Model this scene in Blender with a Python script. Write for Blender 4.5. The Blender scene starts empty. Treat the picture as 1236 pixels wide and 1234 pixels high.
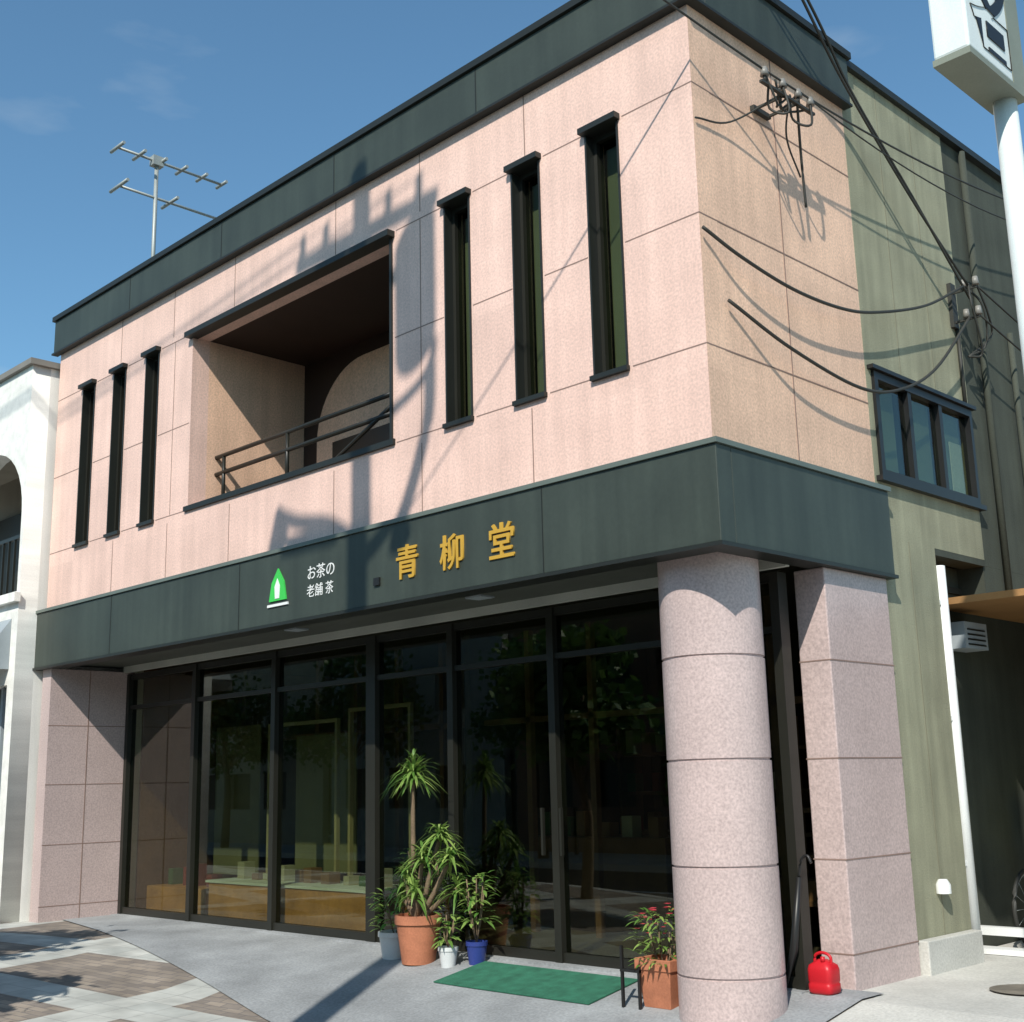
import bpy, bmesh, math, random
from mathutils import Vector, Matrix
random.seed(7)
S=bpy.context.scene
S.view_settings.view_transform='Standard'; S.view_settings.look='None'; S.view_settings.exposure=0
COL=S.collection

# ---------------- materials ----------------
def mat(name,c,rough=0.7,var=0.12,scale=6,fine=120,finev=0.06,bump=0.0,metal=0,streak=0.0,spec=0.4,panel=0.0):
    m=bpy.data.materials.new(name); m.use_nodes=True; N=m.node_tree.nodes; L=m.node_tree.links
    b=N['Principled BSDF']; b.inputs['Roughness'].default_value=rough; b.inputs['Metallic'].default_value=metal
    b.inputs['Specular IOR Level'].default_value=spec
    tc=N.new('ShaderNodeTexCoord')
    n1=N.new('ShaderNodeTexNoise'); n1.inputs['Scale'].default_value=scale*0.3; n1.inputs['Detail'].default_value=6
    n2=N.new('ShaderNodeTexNoise'); n2.inputs['Scale'].default_value=fine; n2.inputs['Detail'].default_value=4
    L.new(tc.outputs['Object'],n1.inputs['Vector']); L.new(tc.outputs['Object'],n2.inputs['Vector'])
    def rng(src,v,lo=0.3,hi=0.7):
        r=N.new('ShaderNodeMapRange'); r.inputs[1].default_value=lo; r.inputs[2].default_value=hi
        r.inputs[3].default_value=1-v; r.inputs[4].default_value=1+v; L.new(src,r.inputs[0]); return r.outputs[0]
    def mul(a,b_):
        q=N.new('ShaderNodeMath'); q.operation='MULTIPLY'; L.new(a,q.inputs[0]); L.new(b_,q.inputs[1]); return q.outputs[0]
    last=mul(rng(n1.outputs[0],var),rng(n2.outputs[0],finev))
    if streak>0:
        mp=N.new('ShaderNodeMapping'); mp.inputs['Scale'].default_value=(5,5,0.35); L.new(tc.outputs['Object'],mp.inputs[0])
        n3=N.new('ShaderNodeTexNoise'); n3.inputs['Scale'].default_value=1.6; n3.inputs['Detail'].default_value=5; L.new(mp.outputs[0],n3.inputs['Vector'])
        last=mul(last,rng(n3.outputs[0],streak))
    if panel>0:
        mp=N.new('ShaderNodeMapping'); mp.inputs['Location'].default_value=(0.44,0.3,0.85); mp.inputs['Scale'].default_value=(0.75,0.9,0.93); L.new(tc.outputs['Object'],mp.inputs[0])
        fl=N.new('ShaderNodeVectorMath'); fl.operation='FLOOR'; L.new(mp.outputs[0],fl.inputs[0])
        wn=N.new('ShaderNodeTexWhiteNoise'); L.new(fl.outputs[0],wn.inputs[0]); last=mul(last,rng(wn.outputs[0],panel,0,1))
    vm=N.new('ShaderNodeVectorMath'); vm.operation='SCALE'; vm.inputs[0].default_value=c; L.new(last,vm.inputs['Scale'])
    L.new(vm.outputs[0],b.inputs['Base Color'])
    if bump>0:
        bp=N.new('ShaderNodeBump'); bp.inputs['Strength'].default_value=bump; bp.inputs['Distance'].default_value=0.01
        L.new(n2.outputs[0],bp.inputs['Height']); L.new(bp.outputs[0],b.inputs['Normal'])
    return m
PINK=mat('pink_granite',(0.72,0.495,0.415),0.55,0.08,6,50,0.15,0.05,streak=0.07,panel=0.035)
PINKS=mat('pink_granite_side_shade',(0.70,0.46,0.325),0.55,0.10,6,50,0.18,0.05,streak=0.08,panel=0.05)  # same granite as the front; the side's dimmer, warmer light is in the colour
PINKC=mat('polished_pink_granite',(0.49,0.385,0.365),0.35,0.07,5,55,0.19,0.03,panel=0.02)
PINKD=mat('shaded_pink_stone',(0.34,0.24,0.19),0.7,0.08,5,42,0.15)  # pink stone darkened for balcony shade; assigned to nothing
JOINT=mat('joint_sealant',(0.25,0.17,0.14),0.8)
GREEN=mat('green_black_metal',(0.040,0.050,0.040),0.48,0.16,4,30,0.05,streak=0.14,spec=0.45)
TRIM=mat('dark_trim',(0.017,0.019,0.016),0.45)
LIP=mat('metal_lip',(0.12,0.145,0.125),0.4)
KHAKI=mat('khaki_stucco',(0.275,0.27,0.185),0.9,0.14,6,90,0.14,0.5,streak=0.16)
DGRAY=mat('dark_siding',(0.055,0.062,0.047),0.85,0.15,6,60,0.08,0.2,streak=0.15)
WHITE=mat('white_plaster',(0.76,0.75,0.70),0.8,0.06,6,60,0.05,0.2,streak=0.10)
WPAINT=mat('white_paint',(0.75,0.76,0.74),0.45,0.05)
SOFF=mat('soffit_panel',(0.075,0.08,0.065),0.7)
PALE=mat('pale_head_frame',(0.50,0.51,0.45),0.5)
BRONZE=mat('bronze_frame',(0.018,0.018,0.014),0.38)
BROWN=mat('balcony_brown_shaded',(0.03,0.015,0.01),0.7)  # dark brown balcony ceiling and back wall, deepened to hold the recess shade
ROOM=mat('interior_wall',(0.22,0.17,0.10),0.8)
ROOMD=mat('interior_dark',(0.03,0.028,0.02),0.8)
WOOD=mat('display_wood',(0.60,0.27,0.09),0.5,0.25,8,20,0.1)
DWOOD=mat('dark_wood',(0.16,0.08,0.04),0.5,0.25,8,20,0.1)
CONC=mat('apron_concrete',(0.28,0.29,0.295),0.85,0.22,5,45,0.17,0.4)
LCONC=mat('light_concrete',(0.50,0.49,0.45),0.85,0.18,4,50,0.12,0.3)
ASPH=mat('asphalt',(0.055,0.055,0.056),0.9,0.2,4,90,0.25,0.6)
EARTH=mat('ground_gray',(0.14,0.13,0.115),0.95,0.2,1,20,0.2)
TERRA=mat('terracotta',(0.42,0.16,0.085),0.8,0.16,20,60,0.1,0.2)
BLUEP=mat('blue_glaze',(0.03,0.05,0.22),0.3)
WPOT=mat('white_pot',(0.6,0.62,0.62),0.4)
RED=mat('red_plastic',(0.50,0.012,0.02),0.4,0.05)
MAT_G=mat('green_mat',(0.03,0.15,0.09),0.95,0.25,30,200,0.3,0.8)
GOLD=mat('gold_letter',(0.62,0.36,0.05),0.4,0.05,metal=0.2)
LOGOG=mat('logo_green',(0.05,0.50,0.08),0.5)
GALV=mat('galvanized',(0.34,0.36,0.34),0.5,0.12,10,50,0.05,metal=0.3)
POLEC=mat('pole_concrete',(0.36,0.35,0.33),0.85,0.1,5,60,0.1,0.3)
RUB=mat('cable_black',(0.035,0.035,0.03),0.6)
CER=mat('porcelain_gray',(0.22,0.21,0.19),0.4)
BARK=mat('bark',(0.17,0.12,0.075),0.9,0.2,20,60,0.2,0.5)
RBR=mat('rust_brown',(0.30,0.16,0.06),0.7)
YEL=mat('yellow_plastic',(0.6,0.5,0.03),0.4)
SIGNW=mat('sign_white',(0.72,0.77,0.74),0.4,0.06,streak=0.06)
AWN=mat('awning_gray',(0.32,0.36,0.38),0.7)
BLACK=mat('black_paint',(0.015,0.015,0.015),0.4)
FLOW=mat('flower_red',(0.55,0.05,0.07),0.6)
CURT=mat('curtain',(0.22,0.27,0.22),0.9)
BLIND=mat('window_blind',(0.16,0.17,0.13),0.9)
REC=mat('recess_wall',(0.30,0.27,0.22),0.8)
G1=mat('goods_brown',(0.22,0.11,0.05),0.6); G2=mat('goods_cream',(0.42,0.38,0.28),0.6); G3=mat('goods_green',(0.05,0.13,0.05),0.6); G4=mat('goods_red',(0.25,0.04,0.03),0.6)
def leafmat(name,c,c2):
    m=bpy.data.materials.new(name); m.use_nodes=True; N=m.node_tree.nodes; L=m.node_tree.links
    b=N['Principled BSDF']; b.inputs['Roughness'].default_value=0.5
    g=N.new('ShaderNodeNewGeometry'); mx=N.new('ShaderNodeMix'); mx.data_type='RGBA'
    mx.inputs[6].default_value=(*c,1); mx.inputs[7].default_value=(*c2,1)
    L.new(g.outputs['Random Per Island'],mx.inputs[0]); L.new(mx.outputs[2],b.inputs['Base Color'])
    t=N.new('ShaderNodeBsdfTranslucent'); L.new(mx.outputs[2],t.inputs[0])
    ms=N.new('ShaderNodeMixShader'); ms.inputs[0].default_value=0.3
    L.new(b.outputs[0],ms.inputs[1]); L.new(t.outputs[0],ms.inputs[2]); L.new(ms.outputs[0],N['Material Output'].inputs[0])
    return m
LEAF=leafmat('foliage',(0.035,0.10,0.02),(0.12,0.22,0.045))
LEAFD=leafmat('dracaena_leaf',(0.08,0.20,0.03),(0.34,0.46,0.12))
def glass(name,tint,base=0.04,k=0.8):
    m=bpy.data.materials.new(name); m.use_nodes=True; N=m.node_tree.nodes; L=m.node_tree.links
    N.remove(N['Principled BSDF'])
    f=N.new('ShaderNodeLayerWeight'); f.inputs[0].default_value=0.5
    p=N.new('ShaderNodeMath'); p.operation='POWER'; p.inputs[1].default_value=4.5; L.new(f.outputs['Facing'],p.inputs[0])
    q=N.new('ShaderNodeMath'); q.operation='MULTIPLY_ADD'; q.inputs[1].default_value=k; q.inputs[2].default_value=base; L.new(p.outputs[0],q.inputs[0])
    t=N.new('ShaderNodeBsdfTransparent'); t.inputs[0].default_value=(*tint,1)
    g=N.new('ShaderNodeBsdfGlossy'); g.inputs['Roughness'].default_value=0.01
    ms=N.new('ShaderNodeMixShader'); L.new(q.outputs[0],ms.inputs[0]); L.new(t.outputs[0],ms.inputs[1]); L.new(g.outputs[0],ms.inputs[2])
    L.new(ms.outputs[0],N['Material Output'].inputs[0]); return m
GLASS=glass('shop_glass',(0.68,0.72,0.62),0.06,0.95)
GLASSD=glass('dark_glass',(0.72,0.76,0.66),0.012,0.12)

# ---------------- helpers ----------------
def empty(name,loc=(0,0,0)):
    e=bpy.data.objects.new(name,None); e.empty_display_size=0.2; e.location=loc; COL.objects.link(e); return e
def setp(o,parent):
    o.parent=parent; o.matrix_parent_inverse=Matrix.Translation(parent.location).inverted()
def finish(bm,name,m,parent=None,smooth=False,bevel=0):
    me=bpy.data.meshes.new(name); bmesh.ops.recalc_face_normals(bm,faces=bm.faces[:]) ; bm.to_mesh(me); bm.free()
    o=bpy.data.objects.new(name,me); COL.objects.link(o)
    if isinstance(m,(list,tuple)):
        for k in m: me.materials.append(k)
    elif m: me.materials.append(m)
    if smooth:
        for p in me.polygons: p.use_smooth=True
    if bevel:
        b=o.modifiers.new('b','BEVEL'); b.width=bevel; b.segments=2; b.limit_method='ANGLE'
    if parent: setp(o,parent)
    return o
def bbox(bm,x0,x1,y0,y1,z0,z1,mi=0):
    vs=[bm.verts.new((x,y,z)) for x in (x0,x1) for y in (y0,y1) for z in (z0,z1)]
    for f in ((0,1,3,2),(4,6,7,5),(0,4,5,1),(2,3,7,6),(0,2,6,4),(1,5,7,3)):
        fc=bm.faces.new([vs[i] for i in f]); fc.material_index=mi
def box(name,x0,x1,y0,y1,z0,z1,m,parent=None,bevel=0):
    bm=bmesh.new(); bbox(bm,x0,x1,y0,y1,z0,z1); return finish(bm,name,m,parent,bevel=bevel)
def boxes(name,lst,m,parent=None,bevel=0):
    bm=bmesh.new()
    for b in lst: bbox(bm,*b)
    return finish(bm,name,m,parent,bevel=bevel)
def lathe(name,prof,loc,m,parent=None,n=48,sharp=True):
    bm=bmesh.new(); rings=[]
    for r,z in prof:
        rings.append([bm.verts.new((loc[0]+r*math.cos(2*math.pi*i/n),loc[1]+r*math.sin(2*math.pi*i/n),loc[2]+z)) for i in range(n)])
    for a,b in zip(rings,rings[1:]):
        for i in range(n): bm.faces.new((a[i],a[(i+1)%n],b[(i+1)%n],b[i]))
    bm.faces.new(rings[0]); bm.faces.new(rings[-1])
    o=finish(bm,name,m,parent)
    for p in o.data.polygons: p.use_smooth=len(p.vertices)==4
    if sharp:
        e=o.modifiers.new('e','EDGE_SPLIT'); e.split_angle=math.radians(35)
    return o
def tube_bm(bm,pts,rad,n=8,mi=0,cap=True):
    pts=[Vector(p) for p in pts]; rs=rad if isinstance(rad,(list,tuple)) else [rad]*len(pts)
    rings=[]
    for i,p in enumerate(pts):
        d=(pts[min(i+1,len(pts)-1)]-pts[max(i-1,0)]).normalized()
        u=d.cross(Vector((0,0,1)) if abs(d.z)<0.95 else Vector((1,0,0))).normalized(); v=d.cross(u)
        rings.append([bm.verts.new(p+rs[i]*(u*math.cos(2*math.pi*k/n)+v*math.sin(2*math.pi*k/n))) for k in range(n)])
    for a,b in zip(rings,rings[1:]):
        for k in range(n):
            f=bm.faces.new((a[k],a[(k+1)%n],b[(k+1)%n],b[k])); f.material_index=mi; f.smooth=True
    if cap:
        bm.faces.new(rings[0]).material_index=mi; bm.faces.new(rings[-1]).material_index=mi
def tube(name,pts,rad,m,parent=None,n=8):
    bm=bmesh.new(); tube_bm(bm,pts,rad,n); return finish(bm,name,m,parent)
def sag(a,b,s,n=14):
    a=Vector(a);b=Vector(b)
    return [a.lerp(b,i/n)-Vector((0,0,s*4*(i/n)*(1-i/n))) for i in range(n+1)]
def smoothpath(pts,n=6):
    P=[Vector(p) for p in pts]; P=[P[0]*2-P[1]]+P+[P[-1]*2-P[-2]]; out=[]
    for i in range(1,len(P)-2):
        for k in range(n):
            t=k/n; a,b,c,d=P[i-1:i+3]
            out.append(0.5*((2*b)+(c-a)*t+(2*a-5*b+4*c-d)*t*t+(3*b-a-3*c+d)*t**3))
    out.append(P[-2]); return out
def grid_wall(name,us,zs,holes,f,d0,d1,m,parent):
    us=sorted(set(us+[h[0] for h in holes]+[h[1] for h in holes])); zs=sorted(set(zs+[h[2] for h in holes]+[h[3] for h in holes]))
    def solid(i,j):
        if i<0 or j<0 or i>=len(us)-1 or j>=len(zs)-1: return False
        u=(us[i]+us[i+1])/2; z=(zs[j]+zs[j+1])/2
        return not any(h[0]<u<h[1] and h[2]<z<h[3] for h in holes)
    bm=bmesh.new()
    def q(*p): bm.faces.new([bm.verts.new(f(*a)) for a in p])
    for i in range(len(us)-1):
        for j in range(len(zs)-1):
            if not solid(i,j): continue
            a,b,c,d=us[i],us[i+1],zs[j],zs[j+1]
            q((a,d0,c),(b,d0,c),(b,d0,d),(a,d0,d)); q((a,d1,c),(a,d1,d),(b,d1,d),(b,d1,c))
            if not solid(i-1,j): q((a,d0,c),(a,d0,d),(a,d1,d),(a,d1,c))
            if not solid(i+1,j): q((b,d0,c),(b,d1,c),(b,d1,d),(b,d0,d))
            if not solid(i,j-1): q((a,d0,c),(a,d1,c),(b,d1,c),(b,d0,c))
            if not solid(i,j+1): q((a,d0,d),(b,d0,d),(b,d1,d),(a,d1,d))
    bmesh.ops.remove_doubles(bm,verts=bm.verts[:],dist=0.0005)
    return finish(bm,name,m,parent)
def text(name,s,loc,rot,size,m,parent=None,ext=0.012,bold=0.0):
    c=bpy.data.curves.new(name,'FONT'); c.body=s; c.size=size; c.extrude=ext; c.offset=bold
    o=bpy.data.objects.new(name,c); o.location=loc; o.rotation_euler=rot; c.materials.append(m); COL.objects.link(o)
    if parent: setp(o,parent)
    return o
def ss(t): t=max(0,min(1,t)); return t*t*(3-2*t)
def G0(x,y):
    s=0.17*ss((x+9.5)/7.0)
    return 0.05-s*max(0.0,min(2.0,1.0-y))
def GA(x,y): return G0(x,y)+0.012

# ================= SHOP BUILDING =================
B=empty('shop_building')
fx=lambda u,d,z:(u,d,z)
wins=[(-2.80,-2.48,4.65,6.72),(-1.93,-1.61,4.65,6.72),(-1.07,-0.74,4.65,6.72),
      (-9.86,-9.54,4.65,6.72),(-9.03,-8.73,4.65,6.72),(-8.22,-7.92,4.65,6.72)]
balc=(-7.16,-3.55,4.66,6.68)
grid_wall('front_wall',[-10.6,0.0],[3.9,7.41],wins+[balc],fx,0.0,0.22,PINK,B)
box('side_wall_pink',-0.22,-0.001,0.22,2.27,3.9,7.41,PINKS,B)
bm=bmesh.new(); bm.faces.new([bm.verts.new(p) for p in ((0.001,0.0,3.9),(0.001,0.225,3.9),(0.001,0.225,7.41),(0.001,0.0,7.41))]); finish(bm,'corner_return',PINKS,B)
J=[];w=0.005
def hj(z,x0,x1): J.append((x0,x1,-0.002,0.01,z-w,z+w))
def vj(x,z0,z1): J.append((x-w,x+w,-0.0025,0.01,z0,z1))
for z in (6.73,4.64,5.66):
    g=0.05 if z!=5.66 else 0.03
    cuts=[-10.6]+sum([[a-g,b+g] for a,b in sorted([(h[0],h[1]) for h in wins]+[(balc[0],balc[1])])],[])+[0]
    for i in range(0,len(cuts),2): hj(z,cuts[i],cuts[i+1])
for x in (-1.77,-3.15,-4.45,-6.3,-7.6,-8.88): vj(x,6.80,7.41); vj(x,3.9,4.56)
for x in (-3.15,-7.55): vj(x,4.65,6.72)
boxes('stone_joints',J,JOINT,B)
J=[]
for z in (6.73,5.66,4.64): J.append((-0.01,0.003,0.0,2.27,z-w,z+w))
J.append((-0.01,0.0035,1.115,1.125,3.9,7.41))
boxes('side_joints',J,JOINT,B)
fr=[];gl=[];led=[]
for a,b,z0,z1 in wins:
    fr+= [(a,a+0.04,0.08,0.16,z0,z1),(b-0.04,b,0.08,0.16,z0,z1),(a+0.04,b-0.04,0.08,0.16,z0,z0+0.04),(a+0.04,b-0.04,0.08,0.16,z1-0.05,z1)]
    gl.append((a+0.04,b-0.04,0.12,0.124,z0+0.04,z1-0.05))
    led+=[(a-0.035,b+0.03,-0.07,0.10,z1-0.005,z1+0.045),(a-0.03,b+0.02,-0.04,0.10,z0-0.035,z0+0.004),(a-0.012,a+0.006,-0.012,0.16,z0,z1-0.01),(b-0.006,b+0.010,-0.012,0.16,z0,z1-0.01)]
boxes('window_frames',fr,BRONZE,B); boxes('window_panes',gl,GLASSD,B); boxes('window_ledges',led,TRIM,B)
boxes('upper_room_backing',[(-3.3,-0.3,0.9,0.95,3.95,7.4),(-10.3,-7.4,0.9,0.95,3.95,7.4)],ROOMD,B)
boxes('window_blinds',[(a+0.02,a+0.19,0.225,0.235,z0+.05,z1-.06) for a,b,z0,z1 in wins],BLIND,B)
x0,x1,z0,z1=balc; D=1.56
box('balcony_side_wall',x0-0.15,x0,0.22,D,z0-0.05,z1+0.1,PINKS,B)
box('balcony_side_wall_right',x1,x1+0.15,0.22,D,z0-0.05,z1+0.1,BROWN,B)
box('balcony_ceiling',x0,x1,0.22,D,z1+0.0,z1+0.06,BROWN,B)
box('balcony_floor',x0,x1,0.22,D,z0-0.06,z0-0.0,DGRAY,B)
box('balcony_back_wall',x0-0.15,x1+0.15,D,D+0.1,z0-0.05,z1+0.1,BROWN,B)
bm=bmesh.new(); pts=[(x1,D-0.03,4.7),(x1,D-0.03,6.50)]
ax=-6.85; r=0.9
for i in range(13):
    t=math.pi/2+i/12*math.pi/2; pts.append((ax+r+r*math.cos(t),D-0.03,5.6+r*math.sin(t)))
pts.append((ax,D-0.03,4.7))
f=bm.faces.new([bm.verts.new(p) for p in pts]); 
e=bmesh.ops.extrude_face_region(bm,geom=[f]); bmesh.ops.translate(bm,verts=[v for v in e['geom'] if isinstance(v,bmesh.types.BMVert)],vec=(0,0.029,0))
finish(bm,'balcony_arched_panel',PINKS,B)
box('balcony_lower_dark_panel',-6.5,-4.1,D-0.06,D-0.032,4.66,5.55,BRONZE,B)  # dark slab across the lower part of the back wall
boxes('balcony_trim',[(x0-0.05,x1+0.03,-0.09,0.06,z1-0.01,z1+0.05),(x0-0.05,x1+0.03,-0.03,0.06,z0-0.035,z0+0.02),(x1-0.03,x1+0.0,-0.02,0.22,z0+0.02,z1-0.01)],TRIM,B)
bm=bmesh.new()
for z in (5.30,5.10): tube_bm(bm,[(x0,0.35,z),(x1,0.35,z)],0.026)
tube_bm(bm,[(x0,0.35,4.80),(x1,0.35,4.80)],0.016)
for x in (-7.0,-5.75,-3.65): tube_bm(bm,[(x,0.35,4.66),(x,0.35,5.3)],0.022)
tube_bm(bm,[(-5.2,0.35,4.7),(-3.75,0.35,5.28)],0.022)
finish(bm,'balcony_railing',BRONZE,B)
boxes('roof_fascia',[(-10.68,0.07,-0.07,0.15,7.41,7.86),(-0.13,0.07,0.15,2.30,7.41,7.86)],GREEN,B,bevel=0.006)
boxes('roof_fascia_cap',[(-10.71,0.10,-0.10,0.18,7.865,7.93),(-0.16,0.10,0.18,2.33,7.865,7.93)],TRIM,B)
boxes('roof_fascia_lip',[(-10.70,0.09,-0.09,0.0,7.385,7.408),(0.0,0.09,0.0,2.3,7.385,7.408)],TRIM,B)
boxes('fascia_seams',[(x,x+0.012,-0.073,-0.06,7.42,7.86) for x in (-8.6,-6.5,-4.4,-2.3)],TRIM,B)
box('roof_slab',-10.55,-0.25,0.2,10.9,7.50,7.62,SOFF,B)
fs=lambda u,d,z:(d,u,z)
grid_wall('khaki_wall',[2.27,4.2],[3.5,7.83],[(2.36,4.19,4.02,4.95)],fs,0.0,-0.22,KHAKI,B)
box('khaki_wall_lower',-0.22,0.0,2.27,3.22,-0.1,3.5,KHAKI,B)
box('wall_overhang_soffit',-0.22,-0.001,3.22,4.2,3.44,3.499,DGRAY,B)
box('khaki_wall_inner',-0.46,-0.44,2.2,4.4,3.95,5.0,ROOMD,B)
boxes('side_roof_cap',[(-0.24,0.05,2.335,11.0,7.83,7.90)],TRIM,B)
boxes('khaki_seams',[(-0.01,0.003,y-0.005,y+0.005,4.99,7.83) for y in (2.9,3.55)]+[(-0.01,0.003,2.75,2.76,0.3,3.5)],mat('khaki_joint',(0.20,0.19,0.13)),B)
wf=[(-0.06,0.03,2.36,2.42,4.02,4.95),(-0.06,0.03,4.14,4.19,4.02,4.95),(-0.06,0.03,2.42,4.14,4.02,4.08),(-0.06,0.03,2.42,4.14,4.88,4.95)]
for y in (2.98,3.56): wf.append((-0.05,0.02,y-0.03,y+0.03,4.08,4.88))
boxes('side_window_frame',wf,BLACK,B); box('side_window_pane',-0.03,-0.026,2.42,4.14,4.08,4.88,GLASS,B)
boxes('side_window_curtain',[(-0.10,-0.08,2.44,2.85,4.08,4.88),(-0.10,-0.08,3.05,3.5,4.08,4.88),(-0.10,-0.08,3.62,4.1,4.08,4.88)],CURT,B)
boxes('side_window_paper',[(-0.07,-0.06,3.85,4.08,4.10,4.6)],WPAINT,B)
boxes('side_window_sill',[(-0.02,0.06,2.30,4.24,3.97,4.015),(-0.02,0.06,2.30,4.24,4.955,4.99)],BLACK,B)
box('rear_side_wall',-0.5,-0.02,4.201,11.0,3.45,7.829,DGRAY,B)
box('rear_side_wall_lower',-0.5,-0.28,3.22,11.0,-0.1,3.449,DGRAY,B)
box('rear_wall_stub',-0.28,-0.02,4.201,11.0,3.1,3.449,DGRAY,B)
box('left_wall',-10.6,-10.4,1.15,11.0,0.0,7.7,WHITE,B); box('left_wall_upper',-10.6,-10.4,0.22,1.15,3.9,7.41,PINK,B)
box('back_wall',-10.4,-0.5,10.8,11.0,0.0,7.7,DGRAY,B)
boxes('signboard_band',[(-10.7,0.08,-0.08,0.10,3.16,3.86),(-0.10,0.08,0.10,2.32,3.16,3.86)],GREEN,B,bevel=0.006)
boxes('signboard_top_lip',[(-10.72,0.10,-0.10,-0.003,3.862,3.90),(0.003,0.10,-0.003,2.34,3.862,3.90)],LIP,B)
boxes('signboard_bottom_lip',[(-10.72,0.10,-0.10,0.12,3.13,3.158),(-0.1,0.10,0.12,2.34,3.13,3.158)],TRIM,B)
boxes('signboard_seams',[(x,x+0.01,-0.083,-0.07,3.16,3.86) for x in (-8.7,-5.95,-1.62,)],TRIM,B)
box('soffit',-10.6,-0.10,0.10,1.3,3.20,3.9,SOFF,B)
box('soffit_over_shop',-10.4,-0.25,1.3,10.8,3.20,3.26,ROOMD,B)
boxes('head_strip',[(-10.35,-0.1,0.98,1.03,3.12,3.199)],PALE,B)
boxes('soffit_lights',[(x-0.10,x+0.10,0.45,0.62,3.185,3.2) for x in (-5.8,-3.0)],AWN,B)
box('left_pier',-10.6,-10.36,0.0,1.15,-0.1,3.13,PINKC,B)
boxes('left_pier_joints',[(-10.37,-10.358,0.0,1.05,z-w,z+w) for z in (0.23,0.96,1.69,2.42)]+[(-10.37,-10.357,0.52,0.532,0,3.13)],JOINT,B)
box('right_pier',-0.24,0.03,1.30,2.26,-0.1,3.13,PINKC,B,bevel=0.01)
boxes('right_pier_joints',[(-0.243,0.033,1.297,2.263,z-w,z+w) for z in (0.30,0.96,1.69,2.42)],JOINT,B)
box('pier_plinth',0.0,0.10,2.28,3.2,-0.1,0.30,LCONC,B,bevel=0.01)
prof=[]; R=0.375; zj=[0.23,0.96,1.69,2.42]
prof.append((R,-0.4))
for z in zj: prof+=[(R,z-0.010),(R-0.012,z-0.007),(R-0.012,z+0.007),(R,z+0.010)]
prof.append((R,3.2))
lathe('corner_column',prof,(-0.47,0.50,0),PINKC,B,n=64)
XS=[-10.33,-8.67,-6.96,-5.20,-3.98,-2.64,-1.30,-0.26]
F=[];G=[]
for i,x in enumerate(XS):
    t=0.075 if x in(-5.20,) else 0.04
    F.append((x-t,x+t,1.04,1.16,0.07,3.10))
for a,b in zip(XS,XS[1:]):
    F+=[(a+0.041,b-0.041,1.06,1.14,2.64,2.69),(a+0.041,b-0.041,1.06,1.14,3.03,3.10),(a+0.041,b-0.041,1.06,1.14,0.07,0.15)]
    G+=[(a+0.04,b-0.04,1.098,1.102,0.15,2.64),(a+0.04,b-0.04,1.098,1.102,2.69,3.03)]
boxes('storefront_frames',F,BRONZE,B); boxes('storefront_panes',G,GLASS,B)
boxes('door_handles',[(x-0.012,x+0.012,0.99,1.02,0.95,1.35) for x in (-2.75,-2.53)],BRONZE,B)
box('threshold',-10.36,-0.2,0.95,1.25,-0.1,0.069,CONC,B)
box('shop_floor',-10.4,-0.5,1.25,10.8,0.0,0.06,mat('shop_floor_tile',(0.09,0.07,0.045),0.5),B)
box('interior_partition',-5.2,-0.5,5.5,5.6,0.06,3.2,ROOMD,B)
box('interior_partition_left',-10.4,-5.2,4.6,4.7,0.06,3.2,ROOM,B)
box('interior_left_panel',-10.398,-10.36,1.3,4.6,0.06,3.2,DWOOD,B)
box('interior_cross_wall',-5.25,-5.15,2.4,5.5,0.06,3.2,ROOMD,B)
boxes('display_platform',[(-8.55,-5.32,1.25,1.9,0.06,0.50),(-10.2,-8.8,1.35,1.9,0.06,0.40)],WOOD,B,bevel=0.01)
boxes('display_tops',[(-8.6,-5.3,1.235,1.95,0.502,0.53)],WPAINT,B)
SW=mat('screen_wood',(0.40,0.33,0.20),0.6)
boxes('screen_frames',[(-8.1,-8.06,1.75,1.8,0.54,2.35),(-6.75,-6.71,1.75,1.8,0.54,2.35),(-6.5,-6.46,1.75,1.8,0.54,2.45),(-5.45,-5.41,1.75,1.8,0.54,2.45),(-8.06,-6.75,1.75,1.8,2.31,2.35),(-6.46,-5.45,1.75,1.8,2.41,2.45)],SW,B)
SHO=mat('shoji',(0.20,0.185,0.11),0.9)
boxes('shoji_panels',[(-10.0,-8.95,2.2,2.22,0.5,2.4),(-8.0,-6.8,2.1,2.12,0.6,2.2)],SHO,B)
boxes('inner_partition_posts',[(x,x+0.07,2.6,2.67,0.06,3.19) for x in (-10.0,-9.2,-8.3,-7.5,-6.7,-5.9,-4.5,-3.6,-2.2,-1.4)]+[(-10.3,-0.6,2.6,2.67,2.2,2.26)],DWOOD,B)
sh=[]
for xx in (-4.4,-3.2,-1.9):
    for z in (0.5,0.95,1.4,1.85): sh.append((xx-0.5,xx+0.5,4.6,5.0,z,z+0.04))
    sh+= [(xx-0.54,xx-0.5,4.6,5.0,0.06,2.2),(xx+0.5,xx+0.54,4.6,5.0,0.06,2.2)]
sh+=[(-2.3,-1.1,2.8,3.2,z,z+0.04) for z in (0.45,0.85,1.25)]+[(-2.34,-2.3,2.8,3.2,0.06,1.5),(-1.1,-1.06,2.8,3.2,0.06,1.5)]
boxes('shelves',sh,DWOOD,B)
bm=bmesh.new()
def goods(xa,xb,y,z,h=(.12,.28)):
    x=xa
    while x<xb:
        ww=random.uniform(.04,.08); bbox(bm,x,x+2*ww,y,y+0.15,z,z+random.uniform(*h),random.choice((0,0,1,1,2,3))); x+=2*ww+random.uniform(.05,.3)
for xx in (-4.4,-3.2,-1.9):
    for z in (0.54,0.99,1.44,1.89): goods(xx-.45,xx+.38,4.66,z)
for z in (0.49,0.89,1.29): goods(-2.25,-1.25,2.85,z)
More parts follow.
